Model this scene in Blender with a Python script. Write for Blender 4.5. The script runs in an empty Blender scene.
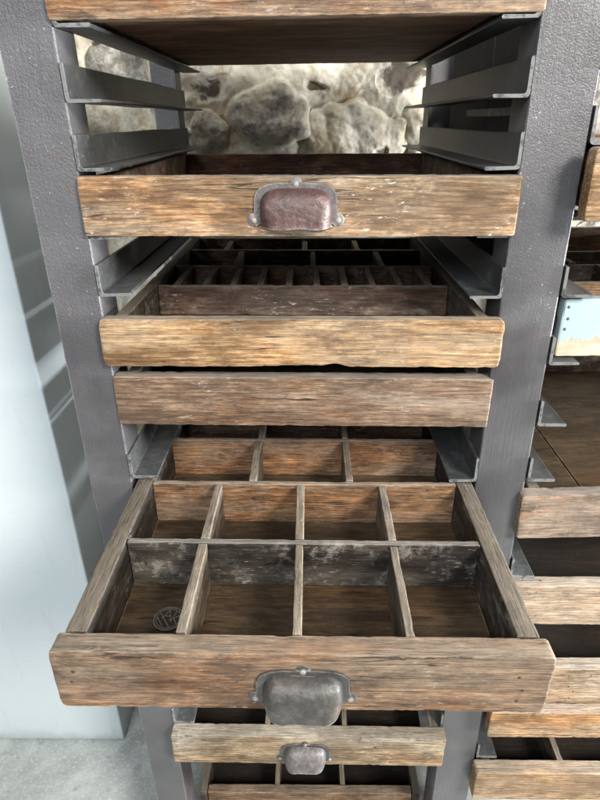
import bpy, bmesh, math, random
from mathutils import Vector, Matrix, noise, Euler
random.seed(7)
EYE = 1.65                                    # camera height above the floor
SC = bpy.context.scene
COL = SC.collection

# ------------------------------------------------------------------ node helper
class NT:
    def __init__(s, mat):
        s.t = mat.node_tree; s.t.nodes.clear()
    def n(s, typ, ins=None, **props):
        nd = s.t.nodes.new(typ)
        for k, v in props.items(): setattr(nd, k, v)
        for k, v in (ins or {}).items():
            sock = nd.inputs[k]
            if isinstance(v, bpy.types.NodeSocket): s.t.links.new(v, sock)
            else: sock.default_value = v
        return nd
    def math(s, op, a, b=0.5, c=None, clamp=False):
        ins = {0: a, 1: b}
        if c is not None: ins[2] = c
        return s.n('ShaderNodeMath', ins, operation=op, use_clamp=clamp).outputs[0]
    def mix(s, f, a, b, mode='MIX'):
        nd = s.n('ShaderNodeMix', data_type='RGBA', blend_type=mode, clamp_factor=True)
        for i, v in ((0, f), (6, a), (7, b)):
            if isinstance(v, bpy.types.NodeSocket): s.t.links.new(v, nd.inputs[i])
            else: nd.inputs[i].default_value = v if i == 0 else (*v, 1) if len(v) == 3 else v
        return nd.outputs[2]
    def smooth(s, v, lo, hi):
        return s.n('ShaderNodeMapRange', {0: v, 1: lo, 2: hi, 3: 0.0, 4: 1.0}, interpolation_type='SMOOTHSTEP').outputs[0]
    def noise(s, vec, scale, detail=4, rough=.6, dist=0):
        return s.n('ShaderNodeTexNoise', {'Vector': vec, 'Scale': scale, 'Detail': detail, 'Roughness': rough, 'Distortion': dist}).outputs['Fac']
    def ramp(s, f, stops):
        nd = s.n('ShaderNodeValToRGB', {0: f}); e = nd.color_ramp.elements
        while len(e) < len(stops): e.new(.5)
        for i, (p, c) in enumerate(stops): e[i].position = p; e[i].color = (*c, 1)
        return nd.outputs[0]
    def coords(s, scale=(1, 1, 1), rand=True, seed=0.0):
        v = s.n('ShaderNodeTexCoord').outputs['Object']
        if rand:
            r = s.n('ShaderNodeObjectInfo').outputs['Random']
            o = s.n('ShaderNodeCombineXYZ', {0: s.math('MULTIPLY', r, 3.7), 1: s.math('MULTIPLY', r, 5.3), 2: s.math('MULTIPLY', r, 9.1)}).outputs[0]
            v = s.n('ShaderNodeVectorMath', {0: v, 1: o}, operation='ADD').outputs[0]
        return s.n('ShaderNodeMapping', {'Vector': v, 'Scale': scale, 'Location': (seed, seed * 1.3, seed * .7)}).outputs[0], v
    def edge(s, radius=.004):
        b = s.n('ShaderNodeBevel', {'Radius': radius}, samples=4).outputs[0]
        g = s.n('ShaderNodeNewGeometry').outputs['Normal']
        d = s.n('ShaderNodeVectorMath', {0: b, 1: g}, operation='DOT_PRODUCT').outputs['Value']
        return s.math('SUBTRACT', 1.0, d, clamp=True)
    def finish(s, color, rough, bump=None, strength=.4, dist=.002, metallic=0.0, spec=.4):
        p = s.n('ShaderNodeBsdfPrincipled', {'Base Color': color, 'Roughness': rough, 'Metallic': metallic, 'Specular IOR Level': spec})
        if bump is not None:
            b = s.n('ShaderNodeBump', {'Height': bump, 'Strength': strength, 'Distance': dist})
            s.t.links.new(b.outputs[0], p.inputs['Normal'])
        o = s.n('ShaderNodeOutputMaterial')
        s.t.links.new(p.outputs[0], o.inputs[0])

def newmat(name):
    m = bpy.data.materials.new(name); m.use_nodes = True
    return m, NT(m)

def wood(name, dark, mid, light, grey=(.25, .23, .2), greyamt=.5, flecks=.3, stains=.4, dust=.5, axis='x',
         holes=0.0, seed=0.0, edgecol=(.55, .45, .32), edgeamt=.6, streak=.6, topgrey=(.27, .25, .22), bumps=.5, grain=.8, grime=.8, blotch=.8, smudge=0.0, rings=.65, warmz=.8):
    m, t = newmat(name)
    st = {'x': (1.5, 8, 8), 'y': (8, 1.5, 8), 'z': (8, 8, 1.5)}[axis]
    fine = {'x': (4.5, 60, 60), 'y': (60, 4.5, 60), 'z': (60, 60, 4.5)}[axis]
    vg, v = t.coords(st, seed=seed)
    vf = t.n('ShaderNodeMapping', {'Vector': v, 'Scale': fine, 'Location': (seed, 0, seed)}).outputs[0]
    vb0 = t.n('ShaderNodeMapping', {'Vector': v, 'Scale': {'x': (.5, 1.4, 1.4), 'y': (1.4, .5, 1.4), 'z': (1.4, 1.4, .5)}[axis], 'Location': (seed * 1.7, seed, seed)}).outputs[0]
    g1 = t.noise(vg, 5.0, 9, .72, .12)
    g2 = t.noise(vf, 5.0, 7, .75, .05)
    g3 = t.noise(vf, 2.1, 6, .75, .1)
    g1b = t.noise(vg, 15.0, 8, .75, .1)
    base = t.ramp(t.math('ADD', t.math('MULTIPLY', g1, .55), t.math('MULTIPLY', g1b, .45)), [(.36, dark), (.5, mid), (.63, light)])
    base = t.mix(t.math('MULTIPLY', t.smooth(g2, .62, .38), streak), base, tuple(c * .35 for c in dark))
    base = t.mix(t.math('MULTIPLY', t.smooth(g3, .52, .72), .45), base, light)
    # growth rings of a log whose pith lies outside the board
    wob = t.n('ShaderNodeTexNoise', {'Vector': vb0, 'Scale': 4.0, 'Detail': 3.0, 'Roughness': .55}).outputs['Color']
    wv = t.n('ShaderNodeVectorMath', {0: v, 1: t.n('ShaderNodeVectorMath', {0: wob, 'Scale': .050}, operation='SCALE').outputs[0]}, operation='ADD').outputs[0]
    rm = t.n('ShaderNodeMapping', {'Vector': wv, 'Scale': {'x': (.035, 1, 1), 'y': (1, .035, 1), 'z': (1, 1, .035)}[axis], 'Location': (-.03 - .004 * seed, -.045, -.035)}).outputs[0]
    rl = t.n('ShaderNodeVectorMath', {0: rm}, operation='LENGTH').outputs['Value']
    rf = t.math('FRACT', t.math('MULTIPLY', rl, 150.0))
    rc = t.ramp(rf, [(.0, (1.12, 1.10, 1.06)), (.55, (1.0, .97, .93)), (.86, (.58, .52, .46)), (.98, (1.05, 1.0, .95))])
    base = t.mix(rings, base, rc, 'MULTIPLY')
    # uneven old stain: redder and yellower zones
    zo = t.noise(vb0, 5.5, 6, .7, .2)
    base = t.mix(t.math('MULTIPLY', t.smooth(zo, .50, .60), warmz), base, (1.14, .93, .72), 'MULTIPLY')
    base = t.mix(t.math('MULTIPLY', t.smooth(zo, .48, .40), warmz * .8), base, (.66, .60, .55), 'MULTIPLY')
    # weathered silver-grey patches
    w = t.noise(vg, 1.6, 6, .62, .3)
    w = t.math('MULTIPLY', t.smooth(w, .44, .58), greyamt)
    base = t.mix(w, base, t.mix(g2, tuple(c * .55 for c in grey), tuple(min(1, c * 1.5) for c in grey)))
    # fine open grain: short dark pores and pale ridges, a millimetre or two wide
    px = {'x': (11, 230, 230), 'y': (230, 11, 230), 'z': (230, 230, 11)}[axis]
    vp = t.n('ShaderNodeMapping', {'Vector': v, 'Scale': px, 'Location': (seed * 2, seed, 0)}).outputs[0]
    vb = t.n('ShaderNodeMapping', {'Vector': v, 'Scale': {'x': (.55, 1.3, 1.3), 'y': (1.3, .55, 1.3), 'z': (1.3, 1.3, .55)}[axis]}).outputs[0]
    pr = t.noise(vp, 2.0, 4, .75, .2)
    pm = t.ramp(pr, [(.32, (.22, .19, .17)), (.45, (.80, .78, .76)), (.57, (1.10, 1.10, 1.10)), (.70, (1.6, 1.6, 1.6))])
    base = t.mix(grain, base, pm, 'MULTIPLY')
    bl = t.noise(vb, 26, 9, .82, .1)
    bm_ = t.ramp(bl, [(.36, (.34, .31, .29)), (.47, (.90, .89, .88)), (.56, (1.06, 1.06, 1.06)), (.68, (1.5, 1.5, 1.5))])
    base = t.mix(blotch, base, bm_, 'MULTIPLY')
    # hand grime in broad soft patches
    gr = t.noise(vb, 6.0, 9, .74, .2)
    base = t.mix(t.math('MULTIPLY', t.smooth(gr, .49, .58), grime), base, t.mix(.62, base, tuple(c * .42 for c in dark)))
    # scuffs and scratches across the grain
    vx = t.n('ShaderNodeMapping', {'Vector': v, 'Scale': (26, 90, 40), 'Rotation': (.4, .5, .3)}).outputs[0]
    sx = t.noise(vx, 4.0, 5, .8, .6)
    base = t.mix(t.math('MULTIPLY', t.math('MULTIPLY', t.smooth(sx, .63, .70), t.smooth(gr, .62, .42)), .5), base, light)
    # dark stains
    s1 = t.noise(vb, 12, 8, .74, .2)
    base = t.mix(t.math('MULTIPLY', t.smooth(s1, .56, .72), stains), base, tuple(c * .3 for c in dark))
    # drying cracks that follow the grain, and a few knots
    cr = {'x': (1.3, 34, 34), 'y': (34, 1.3, 34), 'z': (34, 34, 1.3)}[axis]
    vc = t.n('ShaderNodeMapping', {'Vector': v, 'Scale': cr, 'Location': (seed * 3, seed, seed)}).outputs[0]
    cn = t.noise(vc, 1.4, 3, .55, .1)
    crk = t.math('MULTIPLY', t.smooth(t.math('ABSOLUTE', t.math('SUBTRACT', cn, .47)), .011, .003), t.smooth(t.noise(vb, 7, 3, .6), .48, .56))
    base = t.mix(t.math('MULTIPLY', crk, .85), base, tuple(c * .12 for c in dark))
    kv = t.n('ShaderNodeMapping', {'Vector': v, 'Scale': {'x': (7, 16, 16), 'y': (16, 7, 16), 'z': (16, 16, 7)}[axis], 'Location': (seed, seed, 0)}).outputs[0]
    kd = t.n('ShaderNodeTexVoronoi', {'Vector': kv, 'Scale': 1.0, 'Randomness': 1.0}).outputs['Distance']
    kn = t.smooth(t.math('ADD', kd, t.math('MULTIPLY', t.math('SUBTRACT', g2, .5), .14)), .13, .05)
    base = t.mix(t.math('MULTIPLY', kn, .5), base, tuple(c * .3 for c in dark))
    # old paint flecks caught in the grain
    fl = {'x': (34, 120, 120), 'y': (120, 34, 120), 'z': (120, 120, 34)}[axis]
    vk = t.n('ShaderNodeMapping', {'Vector': v, 'Scale': fl}).outputs[0]
    k = t.noise(vk, 1.3, 7, .8, .15)
    k2 = t.noise(v, 9, 3, .6)
    fk = t.math('MULTIPLY', t.math('MULTIPLY', t.smooth(k, .57, .64), t.smooth(k2, .44, .60)), flecks)
    base = t.mix(fk, base, (.58, .53, .45))
    if smudge:                                        # powdery dust rubbed into the dirt
        sm = t.noise(v, 30, 8, .74, .0)
        base = t.mix(t.math('MULTIPLY', t.math('MULTIPLY', t.smooth(sm, .50, .66), t.smooth(gr, .56, .46)), smudge), base, (.33, .30, .26))
    # worn edges
    e = t.edge(.0035)
    en = t.noise(v, 45, 4, .7)
    em = t.math('MULTIPLY', t.math('MULTIPLY', t.smooth(e, .015, .16), t.smooth(en, .36, .6)), edgeamt)
    base = t.mix(em, base, edgecol)
    # dust and silvering on faces that look up
    nz = t.n('ShaderNodeSeparateXYZ', {0: t.n('ShaderNodeNewGeometry').outputs['Normal']}).outputs[2]
    du = t.math('MULTIPLY', t.smooth(nz, .55, .95), dust)
    base = t.mix(du, base, t.mix(.9, t.mix(bl, tuple(c * .55 for c in topgrey), tuple(min(1, c * 1.45) for c in topgrey)), pm, 'MULTIPLY'))
    hgt = t.math('ADD', t.math('ADD', t.math('MULTIPLY', g2, .5), t.math('MULTIPLY', g1, .4)), t.math('MULTIPLY', pr, .8))
    if holes:
        vo = t.n('ShaderNodeTexVoronoi', {'Vector': v, 'Scale': 70.0, 'Randomness': 1.0}).outputs['Distance']
        hm = t.math('MULTIPLY', t.smooth(vo, .17, .10), t.smooth(t.noise(v, 14, 2, .5), .50, .56))
        base = t.mix(t.math('MULTIPLY', hm, holes), base, (.012, .009, .007))
        hgt = t.math('SUBTRACT', hgt, t.math('MULTIPLY', hm, .9))
    hgt = t.math('SUBTRACT', t.math('ADD', hgt, t.math('MULTIPLY', fk, .35)), t.math('MULTIPLY', crk, .9))
    t.finish(base, t.math('ADD', .55, t.math('MULTIPLY', g2, .35)), hgt, bumps, .0022, spec=.35)
    return m

def steel(name, col, rough=.42, bumpscale=160, bumpamt=.5, wear=.6, wearcol=(.45, .45, .46), drip=0.0, rust=.15, edge_r=.003, bd=.002, scratch=.45, mottle=0.0, lumps=False, cut_end=0.0):
    m, t = newmat(name)
    v0, v = t.coords((1, 1, 1))
    a = t.noise(v, bumpscale, 3, .55)
    b = t.noise(v, bumpscale * .22, 4, .6)
    c = t.noise(v, 7, 5, .6)
    base = t.mix(t.smooth(c, .35, .7), tuple(x * .8 for x in col), tuple(x * 1.25 for x in col))
    if mottle:
        mo = t.noise(v, 62, 9, .8, .1)
        base = t.mix(mottle, base, t.ramp(mo, [(.33, (.30, .30, .30)), (.47, (.85, .85, .85)), (.56, (1.15, 1.15, 1.15)), (.70, (2.3, 2.3, 2.3))]), 'MULTIPLY')
    vs = t.n('ShaderNodeMapping', {'Vector': v, 'Scale': (40, 5, 40), 'Rotation': (.3, .2, .5)}).outputs[0]
    sc = t.noise(vs, 6, 5, .75, .4)
    base = t.mix(t.math('MULTIPLY', t.smooth(sc, .66, .74), scratch), base, wearcol)
    sp = t.noise(v, 260, 2, .5)
    base = t.mix(t.math('MULTIPLY', t.math('MULTIPLY', t.smooth(sp, .70, .74), t.smooth(c, .5, .62)), .5), base, (.6, .6, .58))
    r = t.noise(v, 18, 6, .7)
    base = t.mix(t.math('MULTIPLY', t.smooth(r, .60, .72), rust), base, (.13, .075, .05))
    e = t.edge(edge_r)
    em = t.math('MULTIPLY', t.math('MULTIPLY', t.smooth(e, .03, .2), t.smooth(t.noise(v, 60, 4, .7), .34, .58)), wear)
    base = t.mix(em, base, wearcol)
    if cut_end:                                       # paint scraped off the sawn front ends
        oy = t.n('ShaderNodeSeparateXYZ', {0: t.n('ShaderNodeTexCoord').outputs['Object']}).outputs[1]
        ce = t.math('MULTIPLY', t.math('MULTIPLY', t.smooth(oy, .001, -.002), t.smooth(t.noise(v, 70, 5, .75), .40, .52)), cut_end)
        base = t.mix(ce, base, (.32, .32, .31))
    # thick brushed-on paint: lumps where the coat was dabbed, calmer below
    mask = t.smooth(t.noise(v, 3.5, 2, .5), .3, .62)
    h = t.math('ADD', t.math('MULTIPLY', a, t.math('ADD', .35, mask)), t.math('MULTIPLY', b, .6))
    if lumps:                                         # drips and dabs of thick paint higher up the posts
        pz = t.n('ShaderNodeSeparateXYZ', {0: t.n('ShaderNodeTexCoord').outputs['Object']})
        vst = t.n('ShaderNodeMapping', {'Vector': v, 'Scale': (150, 150, 5)}).outputs[0]
        h = t.math('ADD', h, t.math('MULTIPLY', t.noise(vst, 2, 4, .6, .3), .8))
        chp = t.noise(v, 75, 6, .8)
        base = t.mix(t.math('MULTIPLY', t.math('MULTIPLY', t.smooth(chp, .66, .70), t.smooth(c, .46, .56)), .6), base, (.42, .41, .40))
        hi = t.math('MULTIPLY', t.smooth(pz.outputs[2], 1.0, 1.5), t.smooth(pz.outputs[0], .2, -.2))
        h = t.math('ADD', h, t.math('MULTIPLY', t.math('MULTIPLY', t.noise(v, 260, 4, .6, .5), hi), 2.4))
    t.finish(base, t.math('ADD', rough, t.math('MULTIPLY', c, .18)), h, bumpamt, bd, spec=.5)
    return m

M = {}
# drawer fronts
M['tan'] = wood('pale_worn_oak', (.16, .092, .048), (.38, .25, .142), (.62, .475, .325), grey=(.40, .36, .30), greyamt=.4, flecks=1.0, stains=.5, seed=1.0, edgecol=(.62, .48, .31), grime=.9)
M['honey'] = wood('honey_pine', (.16, .085, .036), (.37, .22, .10), (.58, .40, .22), grey=(.36, .30, .215), greyamt=.35, flecks=.5, stains=.5, seed=2.0, edgecol=(.60, .45, .27), grime=.9)
M['ash'] = wood('silvered_oak', (.095, .056, .034), (.225, .146, .096), (.36, .262, .185), grey=(.27, .22, .172), greyamt=.45, flecks=.4, stains=.45, seed=3.0)
M['umber'] = wood('grey_brown_oak', (.085, .046, .026), (.245, .148, .085), (.44, .30, .19), grey=(.22, .185, .145), greyamt=.42, flecks=.35, stains=.6, seed=4.6, edgecol=(.60, .48, .33), topgrey=(.165, .14, .108), grime=.95, warmz=1.0)
M['lichen'] = wood('bleached_pine', (.17, .105, .055), (.37, .265, .16), (.52, .42, .295), grey=(.36, .335, .28), greyamt=.6, flecks=.95, stains=.4, seed=5.0, topgrey=(.20, .185, .155))
M['wormy'] = wood('wormeaten_pine', (.20, .125, .07), (.40, .285, .18), (.54, .43, .305), grey=(.38, .33, .27), greyamt=.35, flecks=.3, stains=.3, holes=1.0, seed=6.0)
M['sandy'] = wood('sandy_pine', (.24, .14, .07), (.44, .295, .165), (.56, .43, .28), grey=(.38, .32, .24), greyamt=.25, flecks=.3, stains=.2, seed=7.0, topgrey=(.20, .185, .155))
# inside boards
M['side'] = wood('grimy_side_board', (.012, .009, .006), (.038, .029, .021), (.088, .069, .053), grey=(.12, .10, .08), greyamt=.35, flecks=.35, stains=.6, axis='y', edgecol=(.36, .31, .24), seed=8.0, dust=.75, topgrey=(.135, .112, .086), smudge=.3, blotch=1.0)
M['warm'] = wood('warm_inner_board', (.10, .050, .026), (.25, .142, .072), (.39, .255, .145), grey=(.25, .20, .15), greyamt=.3, flecks=.3, stains=.65, seed=9.0, edgecol=(.48, .39, .28), blotch=1.0, smudge=.2)
M['ruddy'] = wood('ruddy_inner_board', (.055, .024, .014), (.145, .070, .042), (.23, .125, .08), grey=(.2, .15, .12), greyamt=.25, flecks=.3, stains=.5, seed=16.0, edgecol=(.32, .22, .15))
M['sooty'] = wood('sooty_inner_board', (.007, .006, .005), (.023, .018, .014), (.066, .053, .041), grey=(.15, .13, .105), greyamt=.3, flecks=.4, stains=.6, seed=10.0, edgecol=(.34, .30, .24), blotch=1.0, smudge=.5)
M['russet'] = wood('russet_inner_board', (.048, .024, .014), (.140, .078, .049), (.25, .155, .107), grey=(.19, .16, .13), greyamt=.4, flecks=.8, stains=.5, seed=11.0, edgecol=(.30, .24, .18), blotch=1.0, smudge=.45)
M['dim'] = wood('shade_toned_inner_board', (.006, .004, .002), (.017, .010, .006), (.036, .023, .014), grey=(.035, .027, .02), greyamt=.2, flecks=.05, stains=.5, seed=15.0, edgecol=(.10, .08, .06), dust=.0, warmz=.5)  # shade of the deep drawer interiors is put into this board colour
M['floorb'] = wood('drawer_floor_board', (.034, .019, .008), (.082, .050, .023), (.125, .083, .043), grey=(.12, .09, .06), greyamt=.2, flecks=.08, stains=.5, dust=.0, seed=12.0, bumps=.2, grain=.5, rings=.35, warmz=.5)
M['under'] = wood('stained_plywood', (.075, .038, .022), (.20, .112, .066), (.30, .185, .115), grey=(.26, .19, .14), greyamt=.3, flecks=.1, stains=.6, dust=.0, seed=13.0, bumps=.25)
M['divide'] = wood('worn_divider', (.045, .030, .019), (.13, .095, .065), (.27, .21, .15), grey=(.22, .19, .15), greyamt=.45, flecks=.6, stains=.6, axis='y', seed=14.0, edgecol=(.55, .46, .34), blotch=1.0, smudge=.2, topgrey=(.21, .18, .14))
# steel
M['post'] = steel('grey_painted_post', (.076, .073, .077), .27, 480, .55, .6, (.34, .33, .33), bd=.0012, lumps=True, rust=.5)
M['rail'] = steel('dark_steel_rail', (.043, .0445, .046), .37, 150, .2, .45, (.32, .32, .31), rust=.6, edge_r=.0018, bd=.001, mottle=.7, cut_end=.35, scratch=.9)
M['plate'] = steel('dark_steel_plate', (.016, .017, .018), .6, 90, .2, .2, rust=.4, mottle=.6, scratch=.1)
M['iron'] = steel('grey_cast_iron', (.050, .046, .041), .37, 110, .6, .8, (.36, .32, .26), rust=.85, edge_r=.003, bd=.003, scratch=1.0, mottle=.9)
M['purple'] = steel('plum_painted_iron', (.072, .038, .033), .40, 110, .5, .8, (.32, .28, .25), rust=.7, edge_r=.003, bd=.003, scratch=1.0, mottle=.8)
M['mauve'] = steel('mauve_painted_iron', (.100, .088, .086), .38, 110, .5, .8, (.38, .35, .32), rust=.6, edge_r=.003, bd=.003, scratch=1.0, mottle=.8)
M['dkiron'] = steel('dark_iron_backplate', (.045, .045, .043), .30, 90, .5, .7, (.32, .29, .25), rust=.7, bd=.002, mottle=.6)
M['brass'] = steel('worn_screw_metal', (.22, .195, .165), .4, 150, .3, .5, (.45, .42, .36), rust=.5, bd=.001, mottle=.6)
M['nail'] = steel('rusty_nail_head', (.030, .026, .022), .6, 150, .4, .15, (.2, .18, .15), rust=.6, bd=.001)
M['soot'] = steel('blackened_disc', (.022, .018, .014), .75, 150, .2, .0, rust=.0, scratch=0)
M['dimiron'] = steel('tarnished_emblem_metal', (.125, .10, .072), .5, 150, .4, .4, (.26, .22, .17), rust=.5, bd=.001, mottle=.6)
def bluepaint():
    m, t = newmat('chipped_pale_blue_paint')
    vg, v = t.coords((1, 9, 9))
    g = t.noise(vg, 5, 8, .68, .5)
    woodc = t.ramp(g, [(.25, (.22, .15, .09)), (.5, (.40, .33, .24)), (.75, (.55, .50, .41))])
    z = t.n('ShaderNodeSeparateXYZ', {0: t.n('ShaderNodeTexCoord').outputs['Object']}).outputs[2]
    chip = t.noise(v, 26, 6, .7)
    mask = t.smooth(t.math('ADD', t.math('MULTIPLY', z, 16.0), t.math('MULTIPLY', chip, 1.1)), .26, .40)
    blue = t.mix(t.noise(v, 12, 4, .6), (.22, .30, .31), (.31, .38, .39))
    h = t.math('ADD', t.math('MULTIPLY', mask, .6), t.math('MULTIPLY', g, .4))
    t.finish(t.mix(mask, woodc, blue), .55, h, .4, .002)
    return m
M['bluepaint'] = bluepaint()

def plaster():
    m, t = newmat('white_wall_paint')
    _, v = t.coords((1, 1, 1), rand=False)
    a = t.noise(v, 3, 5, .6); b = t.noise(v, 90, 4, .6); c = t.noise(v, 14, 5, .65)
    base = t.mix(a, (.52, .575, .595), (.59, .64, .655))
    base = t.mix(t.math('MULTIPLY', t.smooth(c, .56, .70), .3), base, (.50, .57, .60))
    sp = t.noise(v, 55, 4, .7)
    base = t.mix(t.math('MULTIPLY', t.smooth(sp, .64, .70), .45), base, (.36, .40, .41))
    vv = t.n('ShaderNodeMapping', {'Vector': v, 'Scale': (9, 9, 1.1)}).outputs[0]
    st = t.noise(vv, 3, 6, .7, .2)
    base = t.mix(t.math('MULTIPLY', t.smooth(st, .52, .64), .22), base, (.42, .46, .47))
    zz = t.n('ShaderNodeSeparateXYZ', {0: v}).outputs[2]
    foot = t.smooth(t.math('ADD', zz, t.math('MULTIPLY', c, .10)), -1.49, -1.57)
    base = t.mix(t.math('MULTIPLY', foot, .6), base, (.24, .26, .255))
    t.finish(base, .6, t.math('ADD', t.math('MULTIPLY', b, .25), t.math('MULTIPLY', c, 1.0)), .22, .004)
    return m
M['plaster'] = plaster()

def concrete():
    m, t = newmat('grey_concrete')
    _, v = t.coords((1, 1, 1), rand=False)
    a = t.noise(v, 3.2, 7, .65, .5); b = t.noise(v, 130, 3, .6); c = t.noise(v, 22, 5, .7)
    base = t.ramp(a, [(.34, (.20, .212, .205)), (.5, (.33, .35, .335)), (.64, (.45, .47, .455))])
    base = t.mix(t.math('MULTIPLY', t.smooth(b, .53, .64), .40), base, (.52, .54, .515))
    base = t.mix(t.math('MULTIPLY', t.smooth(b, .44, .32), .22), base, (.20, .21, .205))
    base = t.mix(t.math('MULTIPLY', t.smooth(c, .56, .66), .5), base, (.18, .19, .182))
    t.finish(base, .5, t.math('ADD', b, c), .3, .002)
    return m
M['concrete'] = concrete()

def stonemat():
    m, t = newmat('limewashed_rubble')
    _, v = t.coords((1, 1, 1), rand=False)
    at = t.n('ShaderNodeAttribute', attribute_name='stone_kind')
    sep = t.n('ShaderNodeSeparateColor', {0: at.outputs['Color']})
    bare, tone, soil = sep.outputs[0], sep.outputs[1], sep.outputs[2]
    n1 = t.noise(v, 9, 7, .68, .3); n2 = t.noise(v, 45, 6, .7); n3 = t.noise(v, 20, 6, .72, .8)
    lime = t.ramp(n1, [(.3, (.44, .37, .265)), (.46, (.68, .63, .515)), (.62, (.80, .77, .69))])
    lime = t.mix(t.math('MULTIPLY', t.smooth(n3, .58, .7), .55), lime, (.27, .22, .155))
    n4 = t.noise(v, 110, 5, .75)
    stone = t.mix(tone, (.20, .19, .17), (.35, .30, .23))
    stone = t.mix(t.smooth(t.math('ADD', t.math('MULTIPLY', n2, .6), t.math('MULTIPLY', n4, .4)), .42, .60), stone, t.mix(tone, (.44, .43, .40), (.52, .48, .40)))
    f = t.smooth(t.math('ADD', bare, t.math('MULTIPLY', t.math('SUBTRACT', t.math('ADD', t.math('MULTIPLY', n3, .6), t.math('MULTIPLY', n1, .4)), .5), 1.7)), .42, .68)
    och = t.noise(v, 6.5, 6, .7, .3)
    lime = t.mix(t.math('MULTIPLY', t.smooth(och, .50, .60), .6), lime, (.40, .31, .19))
    base = t.mix(f, lime, stone)
    base = t.mix(.8, base, t.ramp(n3, [(.30, (.55, .50, .43)), (.46, (.95, .94, .92)), (.65, (1.18, 1.18, 1.18))]), 'MULTIPLY')
    so = t.smooth(t.math('ADD', soil, t.math('MULTIPLY', t.math('SUBTRACT', n3, .5), 2.6)), .46, .85)
    base = t.mix(t.math('MULTIPLY', so, .9), base, t.mix(n2, (.035, .026, .018), (.13, .09, .06)))
    t.finish(base, .85, t.math('ADD', t.math('ADD', t.math('MULTIPLY', n2, .7), n3), t.math('MULTIPLY', n4, .5)), .45, .005, spec=.2)
    return m
M['stone'] = stonemat()

# ------------------------------------------------------------------ object helpers
def link(name, bm, mat, parent=None, loc=(0, 0, 0), smooth=True, weighted=False):
    me = bpy.data.meshes.new(name); bm.normal_update(); bm.to_mesh(me); bm.free()
    if smooth:
        for p in me.polygons: p.use_smooth = True
        me.set_sharp_from_angle(angle=math.radians(38))
    me.materials.append(mat)
    o = bpy.data.objects.new(name, me); COL.objects.link(o)
    o.location = loc
    if parent: o.parent = parent
    if weighted:
        wn = o.modifiers.new('weighted_normals', 'WEIGHTED_NORMAL'); wn.mode = 'FACE_AREA'; wn.weight = 80; wn.keep_sharp = True
    return o

def thing(name, label, cat, loc=(0, 0, 0), group=None, tilt=0.0, yaw=0.0):
    o = bpy.data.objects.new(name, None); COL.objects.link(o)
    o.empty_display_size = .05
    o.location = (loc[0], loc[1], loc[2] + EYE); o.rotation_euler = (0, tilt, yaw)
    o['label'] = label; o['category'] = cat
    if group: o['group'] = group
    return o

def lines(h, r, step):
    n = max(1, int(round(2 * (h - r) / step)))
    ins = [-(h - r) + 2 * (h - r) * i / n for i in range(n + 1)]
    return [-h, -h + r * .3] + ins + [h - r * .3, h]

def board(size, r=.0025, steps=(.012, .03, .03), erode=.0012, warp=.0008, seed=0, hook=None, bm=None, center=(0, 0, 0), corner=0.0):
    """rounded, worn plank as one closed mesh"""
    bm = bm or bmesh.new()
    h = [s / 2 for s in size]; r = min(r, min(h) * .85); R = corner
    L = [lines(h[a], r, steps[a]) for a in range(3)]
    if R:
        for e_ in (.15, .4, .7): L[0] += [h[0] - R * e_, -h[0] + R * e_]
        L[0] = sorted(L[0])
    n = [len(l) - 1 for l in L]
    V = {}
    off = Vector((seed * 3.1, seed * 1.7, seed * 5.3))
    def vert(i, j, k):
        key = (i, j, k)
        if key in V: return V[key]
        p = Vector((L[0][i], L[1][j], L[2][k]))
        inn = Vector([max(-(h[a] - r), min(h[a] - r, p[a])) for a in range(3)])
        d = p - inn
        near = sum(1 for a in range(3) if abs(p[a]) > h[a] - r * 1.05)
        q = inn + d.normalized() * r if d.length > 1e-9 else p
        nz = noise.noise(p * 38 + off); n2 = noise.noise(p * 120 + off)
        if near >= 2:
            amt = erode * (.45 * max(0, nz) + .8 * max(0, n2) + 3.0 * max(0, noise.noise(p * 55 + off * 2) - .38))
            q = q - d.normalized() * amt
        q = q + Vector((noise.noise(p * 4 + off), noise.noise(p * 4 + off + Vector((9, 0, 0))), noise.noise(p * 4 + off + Vector((0, 9, 0))))) * warp
        if R:                                          # rounded corners of the front outline
            dx = max(0, abs(q.x) - (h[0] - R)); dz = max(0, abs(q.z) - (h[2] - R))
            if dx > 0 and dz > 0:
                k_ = max(dx, dz) / math.hypot(dx, dz)
                q.x = math.copysign(h[0] - R + dx * k_, q.x); q.z = math.copysign(h[2] - R + dz * k_, q.z)
        if hook: q = hook(q)
        V[key] = bm.verts.new(q + Vector(center))
        return V[key]
    for a in range(3):
        b, c = (a + 1) % 3, (a + 2) % 3
        for side in (0, n[a]):
            for i in range(n[b]):
                for j in range(n[c]):
                    idx = []
                    for (x, y) in ((i, j), (i + 1, j), (i + 1, j + 1), (i, j + 1)):
                        t = [0, 0, 0]; t[a] = side; t[b] = x; t[c] = y
                        idx.append(vert(*t))
                    if side == 0: idx.reverse()
                    bm.faces.new(idx)
    return bm

SEED = [0]
def part(name, mat, parent, x, y, z, r=.0022, erode=.0012, warp=.0006, steps=None, hook=None, label=None, corner=0.0):
    """board spanning the ranges x, y, z in the parent's space"""
    SEED[0] += 1
    size = [x[1] - x[0], y[1] - y[0], z[1] - z[0]]
    ctr = [(x[0] + x[1]) / 2, (y[0] + y[1]) / 2, (z[0] + z[1]) / 2]
    st = steps or tuple(max(.012, s / 40) if s > .1 else .012 for s in size)
    o = link(name, board(size, r, st, erode, warp, SEED[0], hook, corner=corner), mat, parent, ctr, weighted=True)
    if label: o['label'] = label
    return o

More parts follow.
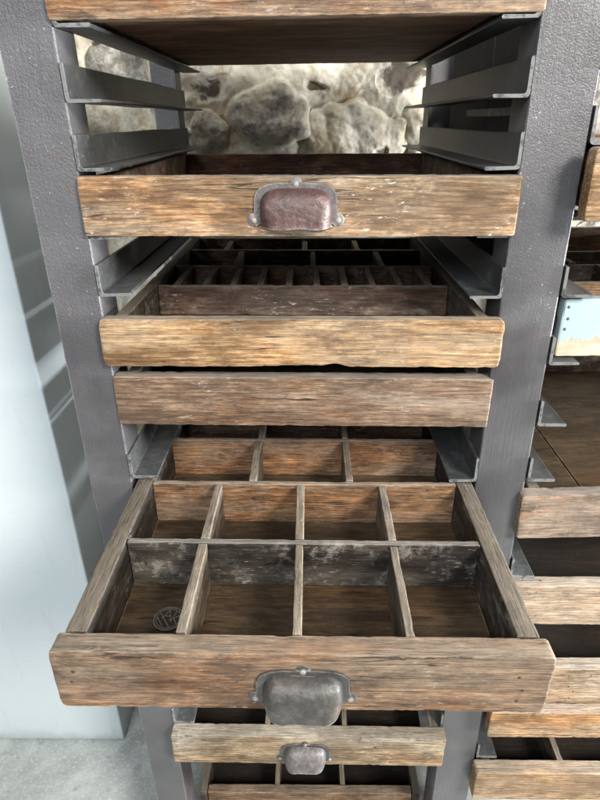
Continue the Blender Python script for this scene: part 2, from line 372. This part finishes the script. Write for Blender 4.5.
def disc(bm, c, rad, depth, seg=20, dome=.3):
    """small domed disc facing -y, back on plane y=c.y"""
    rings = [(rad, 0), (rad, -depth * .55), (rad * .8, -depth * .85), (rad * .4, -depth)]
    prev = None; c = Vector(c)
    for (rr, dy) in rings:
        ring = [bm.verts.new(c + Vector((rr * math.cos(2 * math.pi * i / seg), dy, rr * math.sin(2 * math.pi * i / seg)))) for i in range(seg)]
        if prev:
            for i in range(seg): bm.faces.new([prev[i], ring[i], ring[(i + 1) % seg], prev[(i + 1) % seg]][::-1])
        prev = ring
    bm.faces.new(prev[::-1])

# ------------------------------------------------------------------ cup pull
def cup_pull(parent, cx, cz, w, h, depth, mcup, mplate, seed=0, lug=1.0, label=None):
    """bin pull: shell open at the bottom, flange with three lugs; origin at the lug line on the board face"""
    hw = w / 2
    bm = bmesh.new(); NS, N2 = 48, 26
    rows = []
    for j in range(N2 + 1):
        u = j / N2
        t = .0015 + (1 - .0015) * u ** 1.8            # 0 top .. 1 lower lip
        row = []
        wt = hw * (1 - (1 - t) ** 4.6) ** (1 / 4.2)
        prof = (1 - (1 - t) ** 3.0) ** (1 / 2.1)      # bulge
        for i in range(NS + 1):
            ss = math.sin((-1 + 2 * i / NS) * math.pi / 2)
            round_ = max(0, 1 - abs(ss) ** 7.0) ** (1 / 2.2)
            x = wt * ss * (1 - .14 * round_ ** .6 * t ** 1.6)
            z = h * .5 - h * t + .016 * h * math.sin(ss * 5.5 + seed) * t ** 6
            y = -depth * prof * round_
            p = Vector((x * 45 + seed, z * 45, seed * 3))
            if t > .955: y -= .0014 * round_ ** .5 * math.sin((t - .955) / .045 * math.pi * .75)
            y -= (noise.noise(p) * .0011 + noise.noise(p * 2.7) * .0006) * round_
            row.append(bm.verts.new((x, y - .0012, z)))
        rows.append(row)
    for j in range(N2):
        for i in range(NS):
            bm.faces.new((rows[j][i], rows[j + 1][i], rows[j + 1][i + 1], rows[j][i + 1]))
    # thickness: inner skin
    bm.normal_update()
    res = bmesh.ops.solidify(bm, geom=bm.faces[:], thickness=.0026)
    bmesh.ops.recalc_face_normals(bm, faces=bm.faces[:])
    cup = link('cup_handle', bm, mcup, parent, (cx, 0, cz))
    if label: cup['label'] = label
    # flange
    bm = bmesh.new(); th = .0032
    inner, outer = [], []
    K = 40
    for i in range(K + 1):
        a = math.pi * 1.17 - (math.pi * 1.34) * i / K
        ca, sa = math.cos(a), math.sin(a)
        e = 2 / 3.6
        ux = math.copysign(abs(ca) ** e, ca); uz = math.copysign(abs(sa) ** e, sa)
        fl = .0065 + .0012 * noise.noise(Vector((i * .7, seed, 0)))
        zc = 0
        fl += .002 * max(0, -uz) * 2; inner.append((hw * .90 * ux, zc + h * .46 * uz)); outer.append(((hw + fl) * ux, zc + (h * .5 + fl) * uz))
    def ribbon(y):
        return [bm.verts.new((x, y, z)) for x, z in inner], [bm.verts.new((x, y, z)) for x, z in outer]
    i0, o0 = ribbon(.0012); i1, o1 = ribbon(-th)
    for k in range(K):
        bm.faces.new((i1[k], o1[k], o1[k + 1], i1[k + 1])); bm.faces.new((i0[k], i0[k + 1], o0[k + 1], o0[k]))
        bm.faces.new((o0[k], o0[k + 1], o1[k + 1], o1[k])); bm.faces.new((i0[k + 1], i0[k], i1[k], i1[k + 1]))
    bm.faces.new((i0[0], o0[0], o1[0], i1[0])); bm.faces.new((i0[K], i1[K], o1[K], o0[K]))
    bmesh.ops.recalc_face_normals(bm, faces=bm.faces[:])
    lugs = [(-(hw + .0075), -.31 * h), (hw + .0075, -.31 * h), (0, h * .5 + .0055)]
    for (lx, lz) in lugs: disc(bm, (lx, .0012, lz), .0085 * lug, th + .0006, 20)
    pl = link('handle_flange', bm, mplate, cup)
    for (lx, lz) in lugs:
        bm = bmesh.new(); disc(bm, (lx, -th + .0008, lz - .0008), .0036, .0020, 14)
        link('screw', bm, M['brass'], cup)
    return cup

# ------------------------------------------------------------------ drawers
def drawer(label, xr, yf, ztop, zbot, front, depth=.60, thick=.025, body=.018, btop=0.0, bbot=.012,
           rows=(), inner='warm', innermats=None, floor='floorb', dividers=(), handle=None, tilt=.018,
           round_front=.004, hook=None, side='side', fronted=True, floor_drop=.008, name='drawer', yaw=0.0, under=None, rowtop=.003, nails=(), split=None, side_t=.019):
    xc = (xr[0] + xr[1]) / 2; hw = (xr[1] - xr[0]) / 2; h = ztop - zbot
    D = thing(name, label, 'drawer', (xc, yf, zbot), 'drawers in the steel rack', tilt, yaw)
    bw = hw - body
    part('front_panel', M[front], D, (-hw, hw) if fronted else (-bw + side_t + .0015, bw - side_t - .0015), (0, thick), (0, h), r=.0024, erode=.0016, hook=hook, corner=round_front,
         steps=(.006, .012, .012))
    zb, zt = bbot, h - btop
    y0 = thick + .0008 if fronted else 0.0
    for s in (-1, 1):
        xs = (-bw, -bw + side_t) if s < 0 else (bw - side_t, bw)
        part('side_panel', M[side], D, xs, (y0, depth), (zb, zt), r=.0025, erode=.0018, steps=(.01, .014, .014))
    bi = bw - side_t - .0005
    part('back_panel', M[side if inner == 'none' else inner], D, (-bi, bi), (depth - .016, depth), (zb, zt - .001), r=.002, steps=(.014, .012, .012))
    for ba, bb in (((-bi, bi),) if split is None else ((-bi, split - .0015), (split + .0015, bi))):
      part('bottom_panel', M[floor], D, (ba, bb), (thick + .001, depth - .0165), (zb - .004 if bbot > .004 else zb, zb + .006), r=.0008, erode=0, steps=(.03, .03, .006))
    zin = zb + .0065
    cross = []
    for i, yy in enumerate(rows):
        mt = M[(innermats or {}).get(i, inner)]
        part('cross_divider', mt, D, (-bi, bi), (yy, yy + .011), (zin, zt - rowtop - .0004 * i), r=.0022, erode=.002, steps=(.01, .012, .012))
        cross.append(yy)
    bounds = [thick + .001] + [c for c in cross] + [depth - .017]
    for (ri, xs, dh) in dividers:
        ya = bounds[ri] + (.0115 if ri > 0 else 0.0); yb = bounds[ri + 1] - .0006
        for x in xs:
            w = .0062 + random.uniform(-.0007, .0007); sk = random.uniform(-.0008, .0008)
            part('divider', M['divide'], D, (x - w + sk, x + w + sk), (ya, yb), (zin, zt - dh + random.uniform(-.001, .001)), r=.0018, erode=.0022, steps=(.008, .012, .012))
    for (nx, nz) in nails:
        bm = bmesh.new(); disc(bm, (nx, .0006, nz), .0024, .0014, 12)
        link('nail', bm, M['nail'], D)
    if handle:
        cup_pull(D, *handle[:5], M[handle[5]], M[handle[6]], seed=handle[7])
    return D

X1 = (-.2935, .2935)
def chip(q):                                          # splintered lower edge of the honey front
    if q.z < -.025:
        x = q.x - .052
        f = math.exp(-(x / .014) ** 2) * .0052 + (max(0, 1 - abs((q.x - .0) / .075)) * .0025) + max(0, noise.noise(Vector((q.x * 28, 3, 1)))) * .0012
        q = q.copy(); q.z += f
    return q

# centre bay, from the top down
drawer('worn brown drawer at the very top edge, seen from below with its plywood underside', X1, -.006, .205, .1105, 'umber', depth=.70, bbot=.004, floor='under', tilt=.004, body=.030)
drawer('tan drawer with a plum cup handle, stone wall visible above it', X1, -.008, -.0655, -.1430, 'tan', depth=.585, body=.016, bbot=.004, inner='ruddy', side='russet', floor='under',
       handle=(-.003, .038, .098, .050, .021, 'purple', 'mauve', 1), nails=(), tilt=.013)
row1 = [-.225 + .05 * i for i in range(10)]
drawer('honey coloured drawer without a handle, lower edge splintered, narrow type compartments inside', (-.2965, .2965), -.014, -.2595, -.3340, 'honey', depth=.66, thick=.022, body=.020, bbot=.012,
       rows=(.20, .355, .515), inner='russet', dividers=((1, row1, .004), (2, (-.14, .02, .16), .006), (3, (-.18, .0, .12), .006)), round_front=.009, hook=chip, tilt=.015)
drawer('grey brown drawer with a plain front, closed directly below the honey coloured one', (-.293, .294), -.004, -.3555, -.4395, 'ash', depth=.66, inner='russet', bbot=.01, tilt=.018)
dv = (-.144, -.0045, .131)
drawer('large drawer pulled far out with eight open compartments and a blue grey cup handle', (-.2935, .2935), -.347, -.5510, -.6460, 'umber', depth=1.02, thick=.029, body=.0095, side_t=.027, bbot=.008,
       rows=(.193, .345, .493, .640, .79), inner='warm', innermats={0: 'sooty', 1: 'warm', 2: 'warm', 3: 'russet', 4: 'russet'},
       dividers=((0, dv, .001), (1, dv, .001), (2, (-.088, .0785), .001), (3, (-.085, .0785), .001)), round_front=.007,
       handle=(.003, .040, .098, .050, .029, 'iron', 'dkiron', 2), tilt=.015, nails=((-.272, .045), (-.268, .062), (.262, .040), (.255, .062), (.258, .022)), rowtop=.001)
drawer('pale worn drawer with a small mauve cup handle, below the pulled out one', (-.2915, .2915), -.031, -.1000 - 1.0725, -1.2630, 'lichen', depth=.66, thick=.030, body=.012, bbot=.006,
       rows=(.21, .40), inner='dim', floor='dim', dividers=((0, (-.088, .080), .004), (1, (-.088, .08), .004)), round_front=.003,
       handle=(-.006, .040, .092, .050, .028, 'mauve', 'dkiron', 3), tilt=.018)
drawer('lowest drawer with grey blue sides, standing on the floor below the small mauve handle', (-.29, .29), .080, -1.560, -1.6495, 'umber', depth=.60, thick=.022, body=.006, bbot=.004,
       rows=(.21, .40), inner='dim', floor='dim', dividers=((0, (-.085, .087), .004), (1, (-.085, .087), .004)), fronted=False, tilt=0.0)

# right-hand bay
X2 = (.366, .952)
drawer('highest drawer right of the steel post, its brown end grain at the picture edge', X2, -.044, -.036, -.124, 'honey', depth=.62, tilt=0.0, bbot=.01, round_front=.006)
drawer('pale blue painted drawer with bare wood lower strip, set back between two rails', (.386, .932), .012, -.241, -.331, 'bluepaint', depth=.62, body=.001, thick=.02, bbot=.002,
       rows=(.115, .24, .36), inner='warm', innermats={1: 'russet', 2: 'russet'}, dividers=((1, (-.12, .04), .004), (2, (-.16, -.05, .06), .004)), tilt=0.0, rowtop=.006,
       nails=((-.265, .078), (-.263, .060), (-.265, .044)))
drawer('silvery brown drawer right of the steel post, open tray with a wide dark plank floor', X2, -.018, -.561, -.650, 'ash', depth=.66, thick=.026, tilt=-.02, bbot=.022, round_front=.006, inner='russet', floor='floorb', split=-.143)
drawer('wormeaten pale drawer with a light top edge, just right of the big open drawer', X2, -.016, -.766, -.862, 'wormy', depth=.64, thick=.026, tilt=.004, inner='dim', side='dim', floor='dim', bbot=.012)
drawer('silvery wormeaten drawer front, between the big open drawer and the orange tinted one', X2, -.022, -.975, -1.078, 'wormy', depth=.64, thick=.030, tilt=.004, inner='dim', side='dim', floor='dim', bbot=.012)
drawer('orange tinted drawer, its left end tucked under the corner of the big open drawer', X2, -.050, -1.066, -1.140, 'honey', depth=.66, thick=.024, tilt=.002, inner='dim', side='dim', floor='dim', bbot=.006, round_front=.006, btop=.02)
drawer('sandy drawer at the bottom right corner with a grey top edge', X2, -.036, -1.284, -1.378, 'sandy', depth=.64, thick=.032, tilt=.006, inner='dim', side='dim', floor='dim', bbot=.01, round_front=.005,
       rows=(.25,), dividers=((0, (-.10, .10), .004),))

# ------------------------------------------------------------------ steel rack
rack = thing('storage_rack', 'grey painted steel angle iron rack with welded drawer rails', 'rack', (0, 0, -EYE))
def angle_profile(sx):
    a, b, t, rr = .0445, .0455, .0042, .005
    pts = [(0, a), (0, rr)] + [(rr - rr * math.cos(u), rr - rr * math.sin(u)) for u in (math.pi / 8, math.pi / 4, 3 * math.pi / 8)] + [(rr, 0), (b - .0015, 0), (b, .0015), (b, t - .0012), (b - .0012, t)]
    pts += [(t + .004, t), (t + .0012, t + .0012), (t, t + .004), (t, a - .0012), (t - .0012, a), (.0008, a)]
    return [(sx * x, z) for x, z in pts]
def rail(x, z, sx, y0=-.003, y1=.752, tw=0.0):
    bm = bmesh.new(); pr = angle_profile(sx); n = 16; prev = None
    for i in range(n + 1):
        y = y0 + (y1 - y0) * i / n
        ring = []
        for k, (px, pz) in enumerate(pr):
            d = noise.noise(Vector((y * 6, z * 9, x * 7))) * .0012
            e = noise.noise(Vector((k * 1.3 + z * 50, y * 30, x))) * (.0009 if i in (0, n) else .0003)
            ring.append(bm.verts.new((px, y + (e * 1.5 if i in (0, n) else 0), pz + d + e)))
        if prev:
            for k in range(len(pr)): bm.faces.new([prev[k], prev[(k + 1) % len(pr)], ring[(k + 1) % len(pr)], ring[k]])
        else: bm.faces.new(ring)
        prev = ring
    bm.faces.new(prev[::-1])
    bmesh.ops.recalc_face_normals(bm, faces=bm.faces[:])
    return link('rail', bm, M['rail'], rack, (x, 0, z + EYE))
LZ = [.1050, .0247, -.0565, -.1435, -.2245, -.3385, -.442, -.5370, -.645, -1.1680, -1.2690]
RZ = [.1035, .0209, -.0635, -.1490, -.2345, -.3445, -.449, -.5480, -.656, -1.1840, -1.2800]
for a, b in zip(LZ, RZ):
    hid = a in (-.3385, -.442, -.645, -1.2690)
    rail(-.2895, a - (.004 if hid else 0), 1, y0=.03 if hid else -.003)
    rail(.2895, b - (.004 if hid else 0), -1, y0=.03 if hid else -.003)
for z in (.048, -.0345, -.1335, -.2350, -.3385, -.4440, -.5480, -.6570, -.7580, -.8690, -.9690, -1.148, -1.2810, -1.4):
    rail(.3735, z, 1, y0=-.003 if z not in (-.1335, -.6570, -.8690, -.9690, -1.148, -1.4) else .03)
    rail(.9465, z, -1, y0=-.003 if z not in (-.1335, -.6570, -.8690, -.9690, -1.148, -1.4) else .03)

def post(profile, z0=-EYE, z1=.62):
    bm = bmesh.new(); prev = None; n = 46
    for i in range(n + 1):
        z = z0 + (z1 - z0) * i / n
        ring = []
        for k, (px, py) in enumerate(profile):
            d = noise.noise(Vector((k * 2.1, z * 14, px * 5))) * .0007
            ring.append(bm.verts.new((px + d, py + d * .5, z + EYE)))
        if prev:
            for k in range(len(profile)): bm.faces.new([prev[k], prev[(k + 1) % len(profile)], ring[(k + 1) % len(profile)], ring[k]])
        else: bm.faces.new(ring)
        prev = ring
    bm.faces.new(prev[::-1])
    bmesh.ops.recalc_face_normals(bm, faces=bm.faces[:])
    return link('post', bm, M['post'], rack)
def L_prof(xo, xi, yf, leg, t=.006):                  # plate from xo to xi at yf; leg at xi going back by `leg`
    s = 1 if xi > xo else -1; g = 1 if leg > 0 else -1
    c = .0018
    return [(xo, yf), (xi - s * c, yf), (xi, yf + g * c), (xi, yf + leg), (xi - s * t, yf + leg), (xi - s * t, yf + g * t), (xo, yf + g * t)]
def U_prof(x0, x1, yf, leg, t=.006):
    g = 1 if leg > 0 else -1; c = .0018
    return [(x0 + c, yf), (x1 - c, yf), (x1, yf + g * c), (x1, yf + leg), (x1 - t, yf + leg), (x1 - t, yf + g * t), (x0 + t, yf + g * t), (x0 + t, yf + leg), (x0, yf + leg), (x0, yf + g * c)]
post(L_prof(-.3600, -.2902, 0, .068)); post(L_prof(-.360, -.2902, .748, -.068))
post(U_prof(.2902, .3715, 0, .068)); post(U_prof(.2902, .3715, .748, -.068))
post(L_prof(1.02, .9475, 0, .068)); post(L_prof(1.02, .9475, .748, -.068))
# dark plates that close the partition between the bays
for (ya, yb, za, zb) in ((.09, .300, -.215, .30), (.304, .60, -.215, .30)):
    part('partition_plate', M['plate'], rack, (.322, .326), (ya, yb), (za + EYE, zb + EYE), r=.0008, erode=.0006, steps=(.01, .03, .03))
part('tie_strip', M['rail'], rack, (.300, .3035), (.071, .36), (.000 + EYE, .0115 + EYE), r=.0008, erode=.002, steps=(.01, .008, .008), label='pale chipped steel strip')

# ------------------------------------------------------------------ emblem lying in the front left compartment
em = thing('round_emblem', 'small dark round openwork metal emblem lying in the front left compartment', 'emblem', (-.187, -.2225, -.6293))
def tube(bm, pts, r, seg=8, closed=False):
    rings = []
    P = [Vector(p) for p in pts]; n = len(P)
    for i in range(n):
        a = P[(i - 1) % n] if closed or i > 0 else P[i]; b = P[(i + 1) % n] if closed or i < n - 1 else P[i]
        d = (b - a).normalized(); s = d.cross(Vector((0, 0, 1))).normalized(); u = Vector((0, 0, 1))
        rings.append([bm.verts.new(P[i] + s * r * math.cos(2 * math.pi * k / seg) + u * r * .8 * math.sin(2 * math.pi * k / seg)) for k in range(seg)])
    for i in range(n if closed else n - 1):
        a, b = rings[i], rings[(i + 1) % n]
        for k in range(seg): bm.faces.new((a[k], a[(k + 1) % seg], b[(k + 1) % seg], b[k]))
    if not closed: bm.faces.new(rings[0]); bm.faces.new(rings[-1][::-1])
    bmesh.ops.recalc_face_normals(bm, faces=bm.faces[:])
R0 = .0205
bm = bmesh.new(); tube(bm, [(R0 * math.cos(i * math.pi / 24), R0 * math.sin(i * math.pi / 24), .003) for i in range(48)], .0011, closed=True)
tube(bm, [(R0 * .84 * math.cos(i * math.pi / 24), R0 * .84 * math.sin(i * math.pi / 24), .003) for i in range(48)], .0008, closed=True)
link('rim', bm, M['dimiron'], em)
bm = bmesh.new()
S_ = .0172
for pl in ([(-.95, .15), (-.35, -.8)], [(-.75, .55), (.2, -.9)], [(-.55, .0), (-.05, .85)], [(-.05, .85), (.25, -.35)], [(-.3, .25), (.2, .25)],
           [(.25, -.35), (.55, .75)], [(.05, -.2), (.9, .3)], [(.35, .15), (.75, -.6)]):
    tube(bm, [(x * S_, y * S_, .0032) for x, y in pl], .0010)
link('monogram', bm, M['dimiron'], em)
bm = bmesh.new(); bmesh.ops.create_cone(bm, cap_ends=True, segments=48, radius1=R0 * .99, radius2=R0 * .99, depth=.0018)
link('disc', bm, M['soot'], em, (0, 0, .0012))

# ------------------------------------------------------------------ pier, walls, floor
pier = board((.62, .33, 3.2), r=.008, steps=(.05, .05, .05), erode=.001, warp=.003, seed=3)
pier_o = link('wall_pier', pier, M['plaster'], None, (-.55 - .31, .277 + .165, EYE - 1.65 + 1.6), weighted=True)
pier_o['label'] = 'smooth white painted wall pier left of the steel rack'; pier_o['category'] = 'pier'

bm = bmesh.new(); bmesh.ops.create_grid(bm, x_segments=60, y_segments=60, size=4)
fl = link('floor', bm, M['concrete'], None, (0, -1.2, 0)); fl['kind'] = 'structure'

# rubble wall: stones placed by hand where they show, the rest scattered
ST = [(-.104, .007, .105, .075, .60, .15, 0), (.138, -.065, .15, .10, .47, .9, 0), (.86, .07, .12, .075, .9, .2, .3), (.80, -.06, .1, .06, .7, .3, 0), (.95, -.23, .22, .075, 1.0, .1, .5), (1.25, -.20, .12, .08, .95, .2, .3), (-.263, -.035, .06, .075, .85, .6, .1), (-.471, .125, .075, .06, .8, .15, 0),
      (-.02, .0, .05, .05, .55, .3, .1), (-.60, .02, .09, .08, .6, .5, 0), (-.36, .05, .055, .05, .25, .6, 0), (.36, -.03, .1, .08, .2, .7, 0), (-.40, -.05, .09, .035, .85, .1, .3)]
SOIL = [(.263, .10, .085, .038, 1.0), (.038, .082, .045, .022, .95), (-.258, .088, .06, .03, .75), (.20, -.10, .03, .02, .8), (-.50, .17, .03, .012, .9)]
rs = random.Random(21)
for _ in range(260):
    x, z = rs.uniform(-2.0, 2.2), rs.uniform(-1.7, 1.3)
    if -.7 < x < .42 and -.2 < z < .26 or .7 < x < 1.0 and -.15 < z < .17: continue
    if any((x - s[0]) ** 2 + (z - s[1]) ** 2 < .016 for s in ST): continue
    ST.append((x, z, rs.uniform(.06, .13), rs.uniform(.05, .1), rs.uniform(.1, .95), rs.random(), rs.choice((0, 0, .2, .5))))
WX0, WX1, WZ0, WZ1 = -2.0, 2.2, -1.66, 1.25
def axis_lines(a, b, fa, fb, coarse, fine):
    out, v = [], a
    while v < b - 1e-6:
        out.append(v); v += fine if fa <= v < fb else coarse
    return out + [b]
WXL = axis_lines(WX0, WX1, -.80, .50, .025, .003); WZL = axis_lines(WZ0, WZ1, -.22, .26, .025, .003)
nx, nz = len(WXL) - 1, len(WZL) - 1
bm = bmesh.new(); grid = []; cols = []
for j in range(nz + 1):
    z = WZL[j]; row = []
    near = [s for s in ST if abs(s[1] - z) < s[3] * 1.7]
    for i in range(nx + 1):
        x = WXL[i]
        p = Vector((x, z, 0))
        wx = x + .040 * noise.noise(p * 9) + .016 * noise.noise(p * 24); wz = z + .040 * noise.noise(p * 9 + Vector((5, 5, 0))) + .016 * noise.noise(p * 24 + Vector((3, 8, 0)))
        best, bare, tone, soil = 0, 0, .5, 0; crev = 0
        for (sx, sz, a, b, br, tn, so) in near:
            d = math.sqrt(((wx - sx) / a) ** 2 + ((wz - sz) / b) ** 2)
            if d < 1.5:
                hgt = max(0, 1 - d * d) ** .6 if d < 1 else 0
                fall = max(0, min(1, (1.12 - d) / .3))
                if .96 < d < 1.22 and br > .65: crev = max(crev, 1 - abs(d - 1.07) / .14)
                if hgt > best: best = hgt
                if fall * br > bare: bare, tone, soil = fall * br, tn, so * fall
        for (sx, sz, a, b, v) in SOIL:
            d = ((wx - sx) / a) ** 2 + ((wz - sz) / b) ** 2
            soil = max(soil, v * max(0, 1.25 - d) / 1.0)
        y = .90 - .030 * best + .010 * max(0, crev) * .45 * (.5 + noise.noise(p * 12)) + .018 * noise.noise(p * 6) + .008 * noise.noise(p * 17) + .003 * noise.noise(p * 40) + .0015 * noise.noise(p * 90)
        if soil > .3: y += .008 * min(1, soil)
        row.append(bm.verts.new((x, y, z + EYE))); cols.append((bare, tone, min(1, soil), 1))
    grid.append(row)
for j in range(nz):
    for i in range(nx): bm.faces.new((grid[j][i], grid[j][i + 1], grid[j + 1][i + 1], grid[j + 1][i]))
# close the back so the wall has real thickness
bl = [bm.verts.new((x, 1.35, z + EYE)) for x, z in ((WX0, WZ0), (WX1, WZ0), (WX1, WZ1), (WX0, WZ1))]
bm.faces.new(bl[::-1][:4])
bm.faces.new([grid[j][0] for j in range(nz + 1)] + [bl[3], bl[0]]); bm.faces.new([grid[j][nx] for j in range(nz, -1, -1)] + [bl[1], bl[2]])
bm.faces.new([grid[nz][i] for i in range(nx + 1)] + [bl[2], bl[3]]); bm.faces.new([grid[0][i] for i in range(nx, -1, -1)] + [bl[0], bl[1]])
sw = link('stone_wall', bm, M['stone'])
ca = sw.data.color_attributes.new('stone_kind', 'FLOAT_COLOR', 'POINT')
for i, c in enumerate(cols): ca.data[i].color = c
sw['label'] = 'limewashed rubble stone wall behind the rack'; sw['category'] = 'wall'

# ------------------------------------------------------------------ light
w = bpy.data.worlds.new('World'); SC.world = w; w.use_nodes = True
bg = w.node_tree.nodes['Background']; bg.inputs[0].default_value = (.80, .90, 1.0, 1); bg.inputs[1].default_value = .11
def area(name, loc, target, sx, sy, power, col):
    l = bpy.data.lights.new(name, 'AREA'); l.shape = 'RECTANGLE'; l.size = sx; l.size_y = sy; l.energy = power; l.color = col
    o = bpy.data.objects.new(name, l); COL.objects.link(o); o.location = (loc[0], loc[1], loc[2] + EYE)
    o.rotation_euler = (Vector(target) - Vector(loc)).to_track_quat('-Z', 'Y').to_euler()
    return o
area('window_light', (1.9, -2.35, 1.45), (-.15, .1, -.5), .9, .9, 222, (1.0, .955, .89))
area('doorway_light', (-.9, -3.0, 1.7), (-.1, .1, -.5), 2.4, 1.8, 150, (.90, .955, 1.0))
area('band_lamp', (3.0, -.22, -.30), (-.5, .35, -.55), .45, .50, 400, (.95, .98, 1.0))  # added lamp, no known source; throws light bands across the pier's side
area('skylight', (.1, .73, 2.0), (0, .87, -.2), 2.4, .45, 42, (1.0, .98, .94))

# ------------------------------------------------------------------ camera
cam = bpy.data.cameras.new('camera'); co = bpy.data.objects.new('camera', cam); COL.objects.link(co)
Rm = Matrix(((0.99970038, -0.00818309, -0.02306939), (0.01717289, -0.43712824, 0.89923523), (-0.0174428, -0.89936196, -0.43685673)))
rx, dn, fw = (Vector(Rm.col[i]) for i in range(3))
m3 = Matrix((rx, -dn, -fw)).transposed().to_4x4()
m3.translation = Vector((.01858, -.81276, EYE))
co.matrix_world = m3
cam.sensor_fit = 'VERTICAL'; cam.sensor_height = 36; cam.lens = 25.92; cam.clip_start = .02; cam.clip_end = 100
SC.camera = co
SC.view_settings.view_transform = 'Standard'; SC.view_settings.look = 'None'; SC.view_settings.exposure = 0; SC.view_settings.gamma = 1
